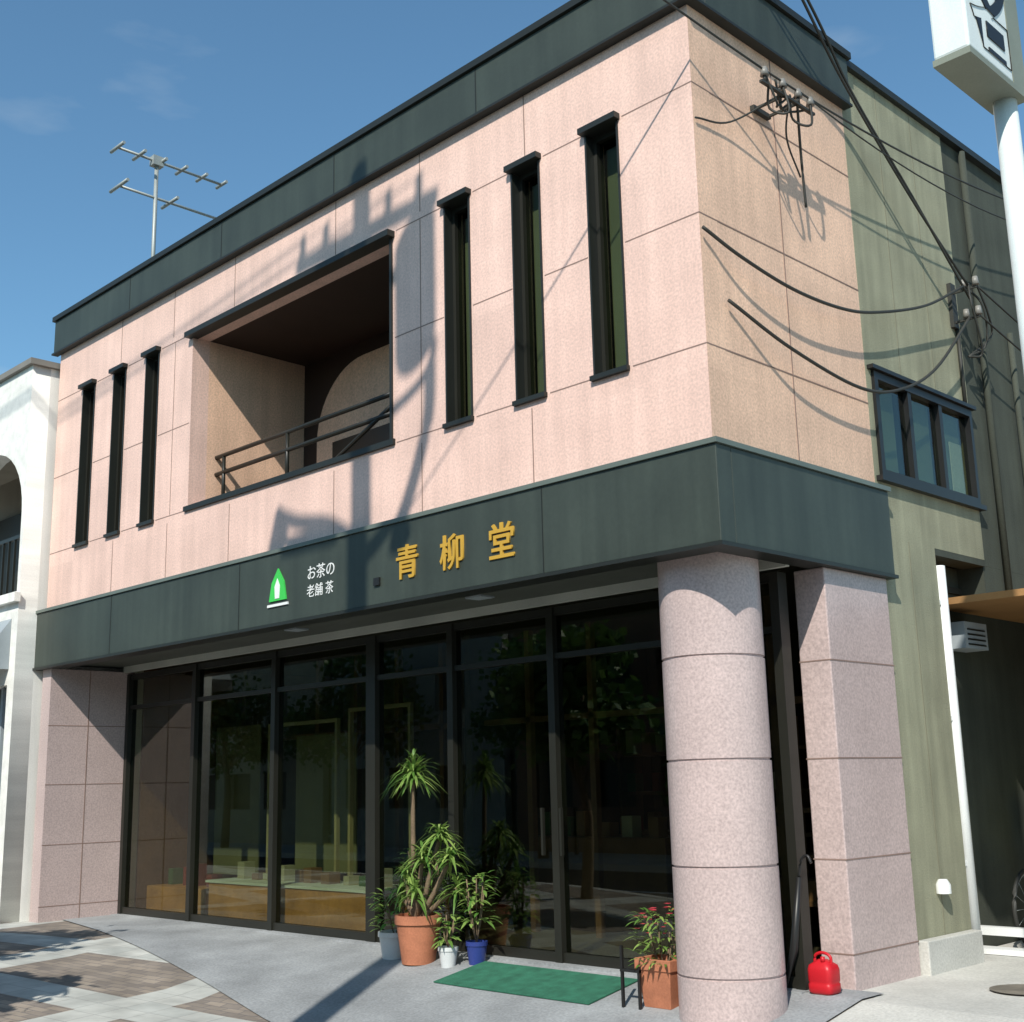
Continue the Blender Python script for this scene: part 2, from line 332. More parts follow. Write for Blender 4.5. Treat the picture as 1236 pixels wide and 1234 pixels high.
goods(-10.1,-8.95,1.6,0.401); goods(-8.4,-5.5,1.55,0.531,(.06,.2))
goods(-4.8,-3.2,3.1,1.001)
finish(bm,'merchandise',[G1,G2,G3,G4],B)
box('counter',-4.9,-3.0,3.0,3.6,0.06,1.0,DWOOD,B,bevel=0.01)
RX=(math.pi/2,0,0)
for s,x in (('青',-3.42),('柳',-2.83),('堂',-2.23)):
    text('gold_character',s,(x,-0.083,3.37),RX,0.32,GOLD,B,0.012,0.004)
text('small_line','お茶の',(-4.76,-0.083,3.53),RX,0.15,WPAINT,B,0.002,0.0)
text('small_line','老舗 茶',(-4.76,-0.083,3.36),RX,0.13,WPAINT,B,0.002,0.0)
boxes('lamp_dot',[(-3.72,-3.64,-0.10,-0.08,3.33,3.40)],BLACK,B)
bm=bmesh.new()
def tri(pts,y0,y1,mi):
    a=[bm.verts.new((x,y0,z)) for x,z in pts]; b=[bm.verts.new((x,y1,z)) for x,z in pts]; n=len(a)
    bm.faces.new(a).material_index=mi; bm.faces.new(b[::-1]).material_index=mi
    for i in range(n): bm.faces.new((a[i],a[(i+1)%n],b[(i+1)%n],b[i])).material_index=mi
tri([(-5.38,3.38),(-5.09,3.38),(-5.13,3.56),(-5.235,3.70),(-5.34,3.56)],-0.095,-0.0805,0)
tri([(-5.27,3.40),(-5.20,3.40),(-5.19,3.52),(-5.235,3.60),(-5.28,3.52)],-0.10,-0.0955,1)
tri([(-5.41,3.325),(-5.06,3.325),(-5.06,3.35),(-5.41,3.35)],-0.095,-0.0805,1)
finish(bm,'shop_logo',[LOGOG,WPAINT],B)
bm=bmesh.new(); tube_bm(bm,[(-0.02,3.30,0.1),(-0.02,3.30,3.35)],0.055,12)
for z in (0.8,2.0,3.0): bbox(bm,-0.08,0.0,3.225,3.26,z,z+0.04)
finish(bm,'downpipe_white',WPAINT,B)
bm=bmesh.new(); tube_bm(bm,[(0.03,4.6,3.2),(0.03,4.6,7.8)],0.035,10); tube_bm(bm,[(0.03,5.3,3.2),(0.03,5.3,6.0)],0.03,10)
finish(bm,'downpipe_gray',DGRAY,B)
lathe('vent_cap',[(0.06,0),(0.06,0.07),(0.035,0.11)],(0.04,2.72,0.62),WPAINT,B,n=16)
bm=bmesh.new()
bbox(bm,0.0,0.04,0.78,1.02,6.79,6.83); bbox(bm,0.04,0.30,0.81,0.83,6.80,6.82); bbox(bm,0.04,0.30,0.99,1.01,6.80,6.82)
bbox(bm,0.28,0.31,0.5,1.25,6.80,6.82)
for y in (0.55,0.8,1.02,1.2): tube_bm(bm,[(0.3,y,6.82),(0.3,y,6.88)],0.014,8,0); tube_bm(bm,[(0.3,y,6.87),(0.3,y,6.94)],[0.036,0.022],10,1)
bbox(bm,0.0,0.04,4.0,4.1,5.75,6.2); bbox(bm,0.04,0.28,4.03,4.05,5.79,5.81); bbox(bm,0.04,0.28,4.03,4.05,6.09,6.11)
for z in (5.8,6.1):
  for x in (0.15,0.27): tube_bm(bm,[(x,4.04,z+0.02),(x,4.04,z+0.10)],[0.035,0.025],10,1)
finish(bm,'service_brackets',[RUB,CER],B)
tube('wall_conduit',[(0.02,4.1,5.75),(0.02,4.1,5.0)],0.02,RUB,B)

# ================= power lines / utility pole =================
PX,PY=-1.06,-5.56
U=empty('utility_pole',(PX,PY,-0.4))
lathe('shaft',[(0.18,0),(0.12,13.4)],(PX,PY,-0.4),POLEC,U,n=20,sharp=False)
bm=bmesh.new()
bbox(bm,PX-1.0,PX+1.2,PY-0.20,PY-0.12,12.55,12.67)
bbox(bm,PX-0.8,PX+0.8,PY-0.20,PY-0.12,11.95,12.04)
for x in (-0.9,-0.5,0.5,0.95): tube_bm(bm,[(PX+x,PY-0.16,12.65),(PX+x,PY-0.16,12.9)],0.05,8)
finish(bm,'crossarms',GALV,U)
lathe('transformer',[(0.24,0),(0.26,0.1),(0.26,1.1),(0.1,1.2)],(PX+0.85,PY-0.1,11.15),GALV,U,n=20)
box('junction_box',PX-0.6,PX-0.25,PY-0.15,PY+0.15,12.05,12.4,GALV,U)
bm=bmesh.new()
tube_bm(bm,smoothpath([(PX,PY,9.15),(PX+0.25,PY,9.2),(PX+0.62,PY,9.55),(PX+0.95,PY,10.3),(PX+1.0,PY,10.8)]),0.075)
tube_bm(bm,smoothpath([(PX,PY,9.35),(PX-0.5,PY,9.62),(PX-1.0,PY,9.72),(PX-1.35,PY,9.85)]),0.055)
tube_bm(bm,smoothpath([(PX+0.95,PY-0.1,11.35),(PX+1.05,PY,11.0),(PX+0.85,PY,10.7),(PX+0.1,PY,10.4)]),0.045)
finish(bm,'curved_arms',GALV,U)
bm=bmesh.new()
tube_bm(bm,[(PX+0.62,PY,9.62),(PX+0.62,PY,9.2)],[0.03,0.14],12); tube_bm(bm,[(PX-1.35,PY,9.9),(PX-1.35,PY,9.55)],[0.05,0.16],12)
bbox(bm,PX-1.2,PX-0.3,PY-0.03,PY+0.03,9.32,9.58)
finish(bm,'lamp_heads_and_plate',GALV,U)
W=empty('power_lines')
bm=bmesh.new()
A=(PX,PY,9.0)
tube_bm(bm,sag(A,(0.30,0.55,6.92),0.10,20),0.009,6)
tube_bm(bm,sag((0.30,0.55,6.92),(0.28,5.8,7.45),0.12,16),0.009,6)
tube_bm(bm,sag((0.30,1.02,6.94),(0.28,6.2,7.3),0.2,16),0.007,6)
for k,o in enumerate((0,0.12)):
    tube_bm(bm,smoothpath([(0.45-o*.3,-1.2,9.6),(0.3,1.10+o,7.95),(0.2,1.95+o,7.45-o*.3),(0.2,3.0+o*.5,6.72),(0.2,4.04,6.12-o)],8),0.013,6)
tube_bm(bm,smoothpath([(0.04,-0.02,5.52),(0.12,0.35,5.36),(0.15,0.99,5.27),(0.15,1.7,5.30),(0.15,2.29,5.42),(0.15,3.2,5.72),(0.2,3.9,6.08)],8),0.014,6)
tube_bm(bm,smoothpath([(0.04,0.25,5.02),(0.15,0.9,4.76),(0.15,1.9,4.66),(0.15,2.6,4.80),(0.15,3.3,5.15),(0.2,4.0,5.8)],8),0.014,6)
tube_bm(bm,smoothpath([(0.02,0.0,6.42),(0.06,0.4,6.52),(0.28,0.8,6.82)],8),0.008,6)
for (ya,yb,dz,off) in ((0.55,0.9,0.22,.02),(0.7,1.2,0.16,-.06),(0.8,0.6,0.30,.08),(1.02,0.75,0.12,-.1),(1.2,0.9,0.26,.05)):
    tube_bm(bm,smoothpath([(0.3,ya,6.9),(0.3+off,(ya*2+yb)/3,6.9-dz),(0.25,(ya+2*yb)/3,6.9-dz*.8),(0.3,yb,6.84)],6),0.010,6)
tube_bm(bm,smoothpath([(0.3,1.0,6.85),(0.15,1.25,6.5),(0.1,1.35,6.1)],8),0.011,6)
tube_bm(bm,smoothpath([(0.3,0.9,6.85),(0.15,1.05,6.6),(0.1,1.3,6.35)],8),0.008,6)
for (x,y,z,yy,zz) in ((0.15,4.2,5.95,4.3,5.6),(0.27,4.3,5.9,4.42,5.7),(0.2,3.95,5.9,4.2,5.5)):
    tube_bm(bm,smoothpath([(x,4.04,6.15),(0.25,y,z),(0.2,yy,zz),(0.1,4.1,5.45)],6),0.011,6)
tube_bm(bm,sag((0.25,4.04,6.15),(0.3,8.5,5.6),0.1,12),0.010,6)
tube_bm(bm,sag((0.25,4.04,5.85),(0.3,8.5,5.3),0.1,12),0.010,6)
finish(bm,'wires',RUB,W)
bm=bmesh.new()
for x in (-0.9,-0.5,0.5,0.95): tube_bm(bm,sag((PX+x,PY-0.16,12.9),(PX+x-25,PY-1,12.9),0.6,20),0.008,6)
finish(bm,'street_mains',RUB,W)

# ================= shop sign on post (right) =================
SG=empty('hanging_shop_sign',(2.45,-0.2,0))
box('sign_case',2.28,2.49,-0.87,-0.30,5.47,7.2,SIGNW,SG,bevel=0.015)
boxes('sign_case_base',[(2.275,2.495,-0.875,-0.12,5.43,5.469),(2.28,2.49,-0.298,-0.12,5.47,7.2)],mat('sign_rim',(0.22,0.24,0.19),0.5),SG)
for s,z in (('名',5.60),('茶',6.2)):
    text('sign_character',s,(2.493,-0.81,z),(math.pi/2,0,math.pi/2),0.56,BLACK,SG,0.004,0.014)
lathe('post',[(0.075,0),(0.065,7.4)],(2.385,-0.20,-0.4),SIGNW,SG,n=20,sharp=False)

# ================= TV antenna =================
T=empty('tv_antenna',(-9.86,0.9,7.62))
bm=bmesh.new()
tube_bm(bm,[(-9.86,0.9,7.62),(-9.86,0.9,10.35)],0.03)
for z,y0,y1,n,l in ((10.28,0.30,1.95,6,0.15),(9.72,0.35,1.9,3,0.2)):
    tube_bm(bm,[(-9.86,y0,z),(-9.86,y1,z)],0.02)
    for k in range(n):
        y=y0+(y1-y0)*k/(n-1); ll=l*(1.25-0.4*k/n); tube_bm(bm,[(-9.86-ll,y,z),(-9.86+ll,y,z)],0.024)
bbox(bm,-9.92,-9.80,0.82,0.98,10.2,10.34)
finish(bm,'mast_and_elements',GALV,T)

# ================= plants =================
def leafstrip(bm,p,d,L,wd,droop,mi=0,seg=4):
    d=Vector(d).normalized(); side=d.cross(Vector((0,0,1)))
    side=side.normalized() if side.length>0.01 else Vector((1,0,0))
    p=Vector(p); prev=None
    for i in range(seg+1):
        t=i/seg; wv=wd*(0.35+1.3*t*(1-t)*2)*(1-t**3) ; q=p+d*L*t+Vector((0,0,-droop*L*t*t))
        a=bm.verts.new(q-side*wv); b=bm.verts.new(q+side*wv)
        if prev: f=bm.faces.new((prev[0],prev[1],b,a)); f.material_index=mi
        prev=(a,b)
def tuft(bm,c,n,L,wd,mi=0,up=0.2):
    for _ in range(n):
        a=random.uniform(0,2*math.pi); e=random.uniform(-0.3,1.3)
        leafstrip(bm,Vector(c)+Vector((0,0,random.uniform(-.06,.06))),(math.cos(a)*math.cos(e),math.sin(a)*math.cos(e),math.sin(e)+up),L*random.uniform(.6,1.1),wd,random.uniform(.3,1.0),mi)
def pot(name,loc,r0,r1,h,m,parent,n=28):
    lathe(name,[(r0,0),(r1,h*0.82),(r1*1.08,h*0.82),(r1*1.08,h),(r1*0.95,h),(r1*0.92,h*0.88),(0.01,h*0.88)],loc,m,parent,n=n)
gz=GA(-4.02,0.6)
P=empty('potted_dracaena',(-4.02,0.66,gz))
pot('terracotta_pot',(-4.02,0.66,gz),0.15,0.20,0.42,TERRA,P)
bm=bmesh.new()
c=Vector((-4.02,0.66,gz+0.35))
heads=[((-4.06,0.64,1.66),0.33,150),((-3.78,0.72,1.10),0.28,90),((-3.62,0.70,0.92),0.27,80),((-4.12,0.60,0.74),0.27,70),((-3.95,0.66,0.92),0.26,80),((-4.28,0.68,0.58),0.22,40),((-3.92,0.54,0.62),0.24,50),((-3.58,0.74,0.66),0.24,55)]
for hp,L,n in heads:
    tube_bm(bm,smoothpath([c+Vector((random.uniform(-.04,.04),0,0)),(c+Vector(hp))/2+Vector((random.uniform(-.05,.05),0,0)),hp],5),[0.028-0.0009*i for i in range(11)],8,1)
    tuft(bm,hp,n,L,0.016,0)
tuft(bm,(-4.06,0.64,1.78),30,0.18,0.012,0,0.6)
finish(bm,'stems_and_leaves',[LEAFD,BARK],P)
def bushplant(name,loc,potf,h,rad,n,flowers=0,leaf=LEAFD,lw=0.02):
    P=empty(name,loc); potf(P,loc); bm=bmesh.new(); l=Vector(loc)
    for _ in range(9):
        a=random.uniform(0,6.28); q=l+Vector((math.cos(a)*rad*.6,math.sin(a)*rad*.6,h*random.uniform(.7,1)))
        tube_bm(bm,[l+Vector((0,0,0.18)),(l+q)/2+Vector((0,0,0.05)),q],0.006,5,1)
    for _ in range(n):
        a=random.uniform(0,6.28); rr=rad*math.sqrt(random.random()); z=random.uniform(.45,1)*h
        p=l+Vector((math.cos(a)*rr,math.sin(a)*rr,z)); a+=random.uniform(-.6,.6)
        leafstrip(bm,p,(math.cos(a),math.sin(a),random.uniform(-.2,.9)),random.uniform(.07,.13),lw,.4,0,3)
    for _ in range(flowers):
        a=random.uniform(0,6.28); rr=rad*math.sqrt(random.random())
        p=l+Vector((math.cos(a)*rr,math.sin(a)*rr,random.uniform(.75,1.08)*h))
        for k in range(5):
            b=k*1.256; leafstrip(bm,p,(math.cos(b),math.sin(b),.5),.035,.016,.3,2,2)
    finish(bm,'stems_and_leaves',[leaf,BARK,FLOW],P); return P
def at(x,y): return (x,y,GA(x,y-0.08)-0.004)
bushplant('potted_plant',at(-4.42,0.72),lambda P,l:pot('white_pot',l,0.12,0.15,0.24,WPOT,P),0.62,0.20,130)
bushplant('potted_plant',at(-3.42,0.82),lambda P,l:pot('blue_pot',l,0.07,0.09,0.20,BLUEP,P),0.78,0.14,160)
bushplant('potted_plant',at(-3.62,0.66),lambda P,l:pot('white_pot',l,0.06,0.085,0.18,WPOT,P),0.45,0.09,60)
bushplant('potted_plant',at(-4.22,0.90),lambda P,l:pot('terracotta_pot',l,0.08,0.10,0.22,TERRA,P),0.95,0.24,220)
def planter(P,l):
    g=l[2]
    bm=bmesh.new(); v=[]
    for (hx,hy,z) in ((.12,.10,0),(.155,.135,.26),(.165,.145,.26),(.165,.145,.34),(.145,.125,.34),(.14,.12,.28)):
        v.append([bm.verts.new((l[0]+sx*hx,l[1]+sy*hy,g+z)) for sx,sy in ((-1,-1),(1,-1),(1,1),(-1,1))])
    for a,b in zip(v,v[1:]):
        for i in range(4): bm.faces.new((a[i],a[(i+1)%4],b[(i+1)%4],b[i]))
    bm.faces.new(v[0]); bm.faces.new(v[-1]); finish(bm,'terracotta_box_pot',TERRA,P,bevel=0.006)
    boxes('stand',[(-1.32,-1.30,0.30,0.32,g-.02,g+0.42),(-1.16,-1.14,0.30,0.32,g-.02,g+0.28),(-1.32,-1.14,0.295,0.325,g+0.24,g+0.26)],BLACK,P)
bushplant('flower_planter',at(-1.04,0.47),planter,0.66,0.22,230,26,leaf=LEAFD,lw=0.013)

K=empty('kerosene_can',(-0.07,1.05,GA(-.07,1.05)))
bm=bmesh.new()
def rr(hw,hd,z,n=5,r=0.05):
    out=[]
    for cx,cy,a0 in ((hw-r,hd-r,0),(-hw+r,hd-r,1),(-hw+r,-hd+r,2),(hw-r,-hd+r,3)):
        for k in range(n): 
            a=(a0+k/(n-1))*math.pi/2; out.append(bm.verts.new((cx+r*math.cos(a),cy+r*math.sin(a),z)))
    return out
rings=[rr(.11,.09,0),rr(.13,.11,.02),rr(.13,.11,.09),rr(.123,.103,.10),rr(.13,.11,.12),rr(.13,.11,.22),rr(.12,.10,.26),rr(.06,.06,.30),rr(.045,.045,.31,r=.04)]
for a,b in zip(rings,rings[1:]):
    for i in range(len(a)): bm.faces.new((a[i],a[(i+1)%len(a)],b[(i+1)%len(a)],b[i])).smooth=True
bm.faces.new(rings[0]); bm.faces.new(rings[-1])
tube_bm(bm,smoothpath([(-.09,0,.26),(-.08,0,.34),(0,0,.37),(.08,0,.34),(.09,0,.26)]),0.015)
tube_bm(bm,[(.03,-.05,.29),(.03,-.05,.34)],0.022,10)
for v in bm.verts: v.co=v.co*0.74+Vector(K.location)
finish(bm,'can_body',RED,K)
Um=empty('umbrella',(-0.28,1.0,0.02))
bm=bmesh.new(); tube_bm(bm,[(-0.36,0.98,0.06),(-0.27,1.0,0.35),(-0.20,1.02,0.85)],[0.01,0.032,0.018]); tube_bm(bm,smoothpath([(-0.20,1.02,0.85),(-0.17,1.02,0.97),(-0.12,1.02,1.0),(-0.09,1.02,0.95)]),0.011)
finish(bm,'folded_umbrella',BLACK,Um)
bm=bmesh.new(); xs=[-3.35+0.25*i for i in range(8)]; ys=[0.25+0.1*i for i in range(7)]
g=[[bm.verts.new((x,y,GA(x,y)+0.010)) for y in ys] for x in xs]
for i in range(len(xs)-1):
    for j in range(len(ys)-1): bm.faces.new((g[i][j],g[i+1][j],g[i+1][j+1],g[i][j+1]))
o=finish(bm,'door_mat',MAT_G); md=o.modifiers.new('s','SOLIDIFY'); md.thickness=0.008; md.offset=0

# ================= grounds =================
def sheet(name,poly,z,m,thick=None):
    bm=bmesh.new(); f=bm.faces.new([bm.verts.new((x,y,z)) for x,y in poly])
    if thick:
        e=bmesh.ops.extrude_face_region(bm,geom=[f]); bmesh.ops.translate(bm,verts=[v for v in e['geom'] if isinstance(v,bmesh.types.BMVert)],vec=(0,0,-thick))
    return finish(bm,name,m)
sheet('ground',[(-900,-900),(900,-900),(900,900),(-900,900)],-0.46,EARTH)
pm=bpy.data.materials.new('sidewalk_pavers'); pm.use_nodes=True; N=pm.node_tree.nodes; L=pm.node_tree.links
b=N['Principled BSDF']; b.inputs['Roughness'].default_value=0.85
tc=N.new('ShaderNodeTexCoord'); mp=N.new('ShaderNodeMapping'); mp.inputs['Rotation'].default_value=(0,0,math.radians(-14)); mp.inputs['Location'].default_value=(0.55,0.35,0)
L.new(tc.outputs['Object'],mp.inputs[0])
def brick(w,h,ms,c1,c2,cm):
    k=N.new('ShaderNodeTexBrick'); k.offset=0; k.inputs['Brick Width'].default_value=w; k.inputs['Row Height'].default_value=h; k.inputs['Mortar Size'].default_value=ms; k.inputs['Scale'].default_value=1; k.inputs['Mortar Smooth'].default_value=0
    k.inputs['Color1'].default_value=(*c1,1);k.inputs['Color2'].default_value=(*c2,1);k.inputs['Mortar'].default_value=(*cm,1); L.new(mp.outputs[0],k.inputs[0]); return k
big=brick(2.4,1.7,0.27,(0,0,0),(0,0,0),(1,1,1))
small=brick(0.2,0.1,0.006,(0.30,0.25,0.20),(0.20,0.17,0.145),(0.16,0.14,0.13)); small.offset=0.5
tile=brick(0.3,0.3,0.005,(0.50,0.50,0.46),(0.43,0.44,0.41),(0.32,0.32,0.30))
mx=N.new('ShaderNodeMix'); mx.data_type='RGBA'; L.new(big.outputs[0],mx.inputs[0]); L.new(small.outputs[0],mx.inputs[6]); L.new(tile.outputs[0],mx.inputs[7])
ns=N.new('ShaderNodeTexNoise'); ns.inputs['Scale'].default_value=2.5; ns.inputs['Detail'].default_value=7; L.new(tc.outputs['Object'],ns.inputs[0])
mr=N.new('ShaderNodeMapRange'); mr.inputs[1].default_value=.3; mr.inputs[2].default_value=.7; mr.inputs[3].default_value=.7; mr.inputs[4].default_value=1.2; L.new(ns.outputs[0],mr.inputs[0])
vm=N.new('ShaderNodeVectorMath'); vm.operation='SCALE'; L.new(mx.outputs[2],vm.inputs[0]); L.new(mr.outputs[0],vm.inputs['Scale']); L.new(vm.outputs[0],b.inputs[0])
def fr_(a,b,s): 
    n=round((b-a)/s); return [a+(b-a)*i/n for i in range(n+1)]
XG=[-60,-30,-16]+fr_(-12,1.0,0.25)+[10,30,60]; YG=[-5.2]+fr_(-2.0,1.3,0.1)
def gsheet(name,xs,ys,keep,fn,m,thick=0):
    bm=bmesh.new(); V={}
    def v(i,j):
        if (i,j) not in V: V[(i,j)]=bm.verts.new((xs[i],ys[j],fn(xs[i],ys[j])))
        return V[(i,j)]
    for i in range(len(xs)-1):
        for j in range(len(ys)-1):
            if keep((xs[i]+xs[i+1])/2,(ys[j]+ys[j+1])/2): bm.faces.new((v(i,j),v(i+1,j),v(i+1,j+1),v(i,j+1)))
    return finish(bm,name,m)
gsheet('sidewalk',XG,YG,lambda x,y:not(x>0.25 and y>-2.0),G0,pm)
gsheet('side_pavement',[x for x in XG if x>=-0.3],YG[1:]+[1.6,2.3,3.5,8,30],lambda x,y:(x>0.25) or y>1.3,G0,LCONC)
bm=bmesh.new(); cols=[]
def edge(x): 
    if x<-5.25: t=(x+10.5)/5.25; return 0.34-1.06*t
    t=(x+5.25)/5.5; return -0.72-1.2*t
for x in fr_(-10.5,0.25,0.25):
    e0=edge(x); ys=[e0]+[y for y in YG if y>e0+0.02]; cols.append((x,ys))
Vc=[[bm.verts.new((x,y,GA(x,y))) for y in ys] for x,ys in cols]
for (xa,ya),(xb,yb),va,vb in zip(cols,cols[1:],Vc,Vc[1:]):
    n=min(len(va),len(vb))
    for k in range(1,n): bm.faces.new((va[-k],vb[-k],vb[-k-1],va[-k-1]))
    if len(vb)>n: 
        for k in range(n,len(vb)): bm.faces.new((va[0],vb[len(vb)-k],vb[len(vb)-k-1]))
    if len(va)>n:
        for k in range(n,len(va)): bm.faces.new((vb[0],va[len(va)-k],va[len(va)-k-1]))
finish(bm,'apron_pavement',CONC)
gsheet('kerb',XG,[-5.38,-5.203],lambda x,y:True,lambda x,y:G0(x,-5.2)+0.004,LCONC)
bm=bmesh.new()
for a,b_ in zip(XG,XG[1:]): bm.faces.new([bm.verts.new(p) for p in ((a,-5.38,-0.46),(b_,-5.38,-0.46),(b_,-5.38,G0(b_,-5.2)+0.004),(a,-5.38,G0(a,-5.2)+0.004))])
finish(bm,'kerb_face',LCONC)
sheet('road',[(-200,-13.5),(200,-13.5),(200,-5.383),(-200,-5.383)],-0.45,ASPH)
sheet('opposite_sidewalk',[(-60,-17),(60,-17),(60,-13.5),(-60,-13.5)],-0.3,LCONC,0.2)
bm=bmesh.new()
for k in range(-12,12): bbox(bm,k*6,k*6+3,-9.5,-9.38,-0.449,-0.445)
bbox(bm,-60,60,-5.75,-5.63,-0.449,-0.445)
finish(bm,'road_markings',WPAINT)
bm=bmesh.new()
def disc(x,y,r):
    vs=[bm.verts.new((x+r*math.cos(t*math.pi/14),y+r*math.sin(t*math.pi/14),G0(x,y)+0.0)) for t in range(28)]
    for v in vs: v.co.z=G0(v.co.x,v.co.y)+0.014
    bm.faces.new(vs)
disc(0.95,2.0,0.24); disc(1.4,1.7,0.16)
finish(bm,'manhole_cover',mat('cover_iron',(0.17,0.15,0.12),0.8,0.3,20))

# ================= shed / side clutter on right =================
H=empty('side_shed',(0.6,6,0))
box('shed_roof',-0.26,3.2,3.50,9.0,3.03,3.09,RBR,H)
box('shed_wall_back',-0.26,3.2,8.9,9.0,0.0,3.02,DGRAY,H)
box('shed_wall_right',3.1,3.2,3.6,8.9,0.0,3.02,DGRAY,H)
boxes('shed_post',[(2.9,3.0,3.6,3.7,0.0,3.02)],WPAINT,H)
boxes('shed_threshold',[(-0.2,2.9,3.70,3.78,0.20,0.27),(-0.2,2.9,3.62,3.80,0.055,0.10)],WPAINT,H)
boxes('shed_storage_boxes',[(-0.25,0.35,5.8,6.3,0.05,0.9),(0.45,1.1,6.0,6.6,0.05,1.3),(-0.1,0.4,7.0,7.6,0.05,1.7)],DWOOD,H,bevel=0.02)
bm=bmesh.new(); bbox(bm,-0.27,-0.05,3.75,4.20,2.66,2.90,0); 
for k in range(4): bbox(bm,-0.049,-0.044,3.8,4.15,2.69+.045*k,2.705+.045*k,1)
finish(bm,'air_conditioner',[AWN,TRIM],H)
BK=empty('bicycle',(0.05,4.4,0.05))
bm=bmesh.new()
def ring(c,r,t,n=28,mi=0):
    pts=[(c[0]+r*math.cos(2*math.pi*k/n),c[1],c[2]+r*math.sin(2*math.pi*k/n)) for k in range(n+1)]; tube_bm(bm,pts,t,6,mi,False)
w1=(0.0,0,0.39); w2=(1.05,0,0.39)
for wv in (w1,w2):
    ring(wv,0.32,0.02,mi=0); ring(wv,0.295,0.008,mi=1)
    for k in range(14): a=k*math.pi/7; tube_bm(bm,[wv,(wv[0]+0.3*math.cos(a),0,wv[2]+0.3*math.sin(a))],0.002,4,1)
seat=(0.33,0,0.89); bb=(0.45,0,0.37); hd=(0.85,0,0.84)
for a,b_ in ((w1,bb),(w1,seat),(bb,seat),(bb,hd),((0.35,0,0.74),hd),(hd,w2)): tube_bm(bm,[a,b_],0.015,8,2)
tube_bm(bm,[(0.81,0,0.84),(0.79,0,1.04)],0.013,8,1); tube_bm(bm,smoothpath([(0.65,-.25,1.04),(0.81,-.1,1.06),(0.81,.1,1.06),(0.65,.25,1.04)]),0.012,8,1)
bbox(bm,0.21,0.45,-.08,.08,0.89,0.94,0); bbox(bm,0.88,1.2,-.15,.15,0.79,1.02,1)
for v in bm.verts: x,y,z=v.co; v.co=(0.08-y,4.20+x,z)
finish(bm,'bicycle_frame_and_wheels',[RUB,GALV,BLACK],BK)
YC=empty('yellow_crate',(0.3,5.6,0)); boxes('crate',[(-0.05,0.45,4.9,5.2,0.9,1.25)],YEL,YC,bevel=0.01); boxes('crate_stand',[(0.25,0.42,4.93,5.17,0.05,0.9)],DWOOD,YC)

# ================= white neighbour =================
NB=empty('white_building',(-14,3,0))
bx0,bx1,by=-22.0,-10.70,-0.33
cu=bpy.data.curves.new('arched_front','CURVE'); cu.dimensions='2D'; cu.fill_mode='BOTH'; cu.extrude=0.125
def spl(pts):
    s=cu.splines.new('POLY'); s.points.add(len(pts)-1); s.use_cyclic_u=True
    for i,(x,z) in enumerate(pts): s.points[i].co=(x,z,0,1)
spl([(bx0,-.1),(bx1,-.1),(bx1,7.2),(bx0,7.2)])
for cx in (-11.78,-14.2,-16.6,-18.9):
    spl([(cx+1.0,4.15)]+[(cx+1.0*math.cos(a*math.pi/16),5.2+0.95*math.sin(a*math.pi/16)) for a in range(17)]+[(cx-1.0,4.15)])
spl([(-10.90,0.25),(-10.90,2.95),(-14.5,2.95),(-14.5,0.25)]); spl([(-15.2,0.25),(-15.2,2.95),(-20,2.95),(-20,0.25)])
o=bpy.data.objects.new('arched_front',cu); o.rotation_euler=(math.pi/2,0,0); o.location=(0,by+0.125,0); cu.materials.append(WHITE); COL.objects.link(o)
setp(o,NB)
box('side_wall',bx1-0.06,bx1,by+0.25,11,-.1,7.2,WHITE,NB)
boxes('parapet_cap',[(bx0,bx1+0.06,by-0.06,by+0.3,7.2,7.28),(bx1-0.25,bx1+0.06,by+0.3,11,7.2,7.28)],mat('neighbour_cap',(0.2,0.19,0.17)),NB)
box('body',bx0,bx1-0.07,by+1.0,11,0,7.0,REC,NB)
box('balcony_slab',bx0,bx1-0.07,by+0.25,by+1.0,3.6,4.1,WHITE,NB)
box('balcony_ceiling',bx0,bx1-0.07,by+0.25,by+1.0,6.3,6.4,REC,NB)
box('dark_upper_windows',bx0+1,bx1-0.3,by+0.96,by+0.999,4.2,5.7,BRONZE,NB)
boxes('balcony_bars',[(bx0+.2,bx1-.3,by+0.1,by+0.14,4.9,4.95)]+[(-13+0.18*k,-12.98+0.18*k,by+0.1,by+0.13,4.12,4.9) for k in range(12)],BRONZE,NB)
boxes('string_course',[(bx0,bx1+0.05,by-0.08,by-0.002,4.0,4.12)],WHITE,NB)
bm=bmesh.new()
a=[bm.verts.new(p) for p in ((-10.88,by-0.003,3.80),(-20,by-0.003,3.80),(-20,by-0.45,3.15),(-10.88,by-0.45,3.15),(-10.88,by-0.45,3.0),(-20,by-0.45,3.0))]
bm.faces.new(a[:4]); bm.faces.new((a[3],a[2],a[5],a[4])); bm.faces.new((bm.verts.new(a[0].co),bm.verts.new(a[3].co),bm.verts.new((-10.88,by-0.003,3.15))))
finish(bm,'awning',AWN,NB)
box('shop_front_glass',-20,-10.90,by+0.2,by+0.21,0.25,2.95,BRONZE,NB)
boxes('shop_mullions',[(x,x+0.06,by+0.1,by+0.19,0.25,2.95) for x in (-11.3,-12.2,-13.1,-14.2)],AWN,NB)
boxes('posters',[(-11.15,-10.95,by+0.17,by+0.18,1.6,2.4),(-11.18,-10.95,by+0.17,by+0.18,0.6,1.1)],AWN,NB)

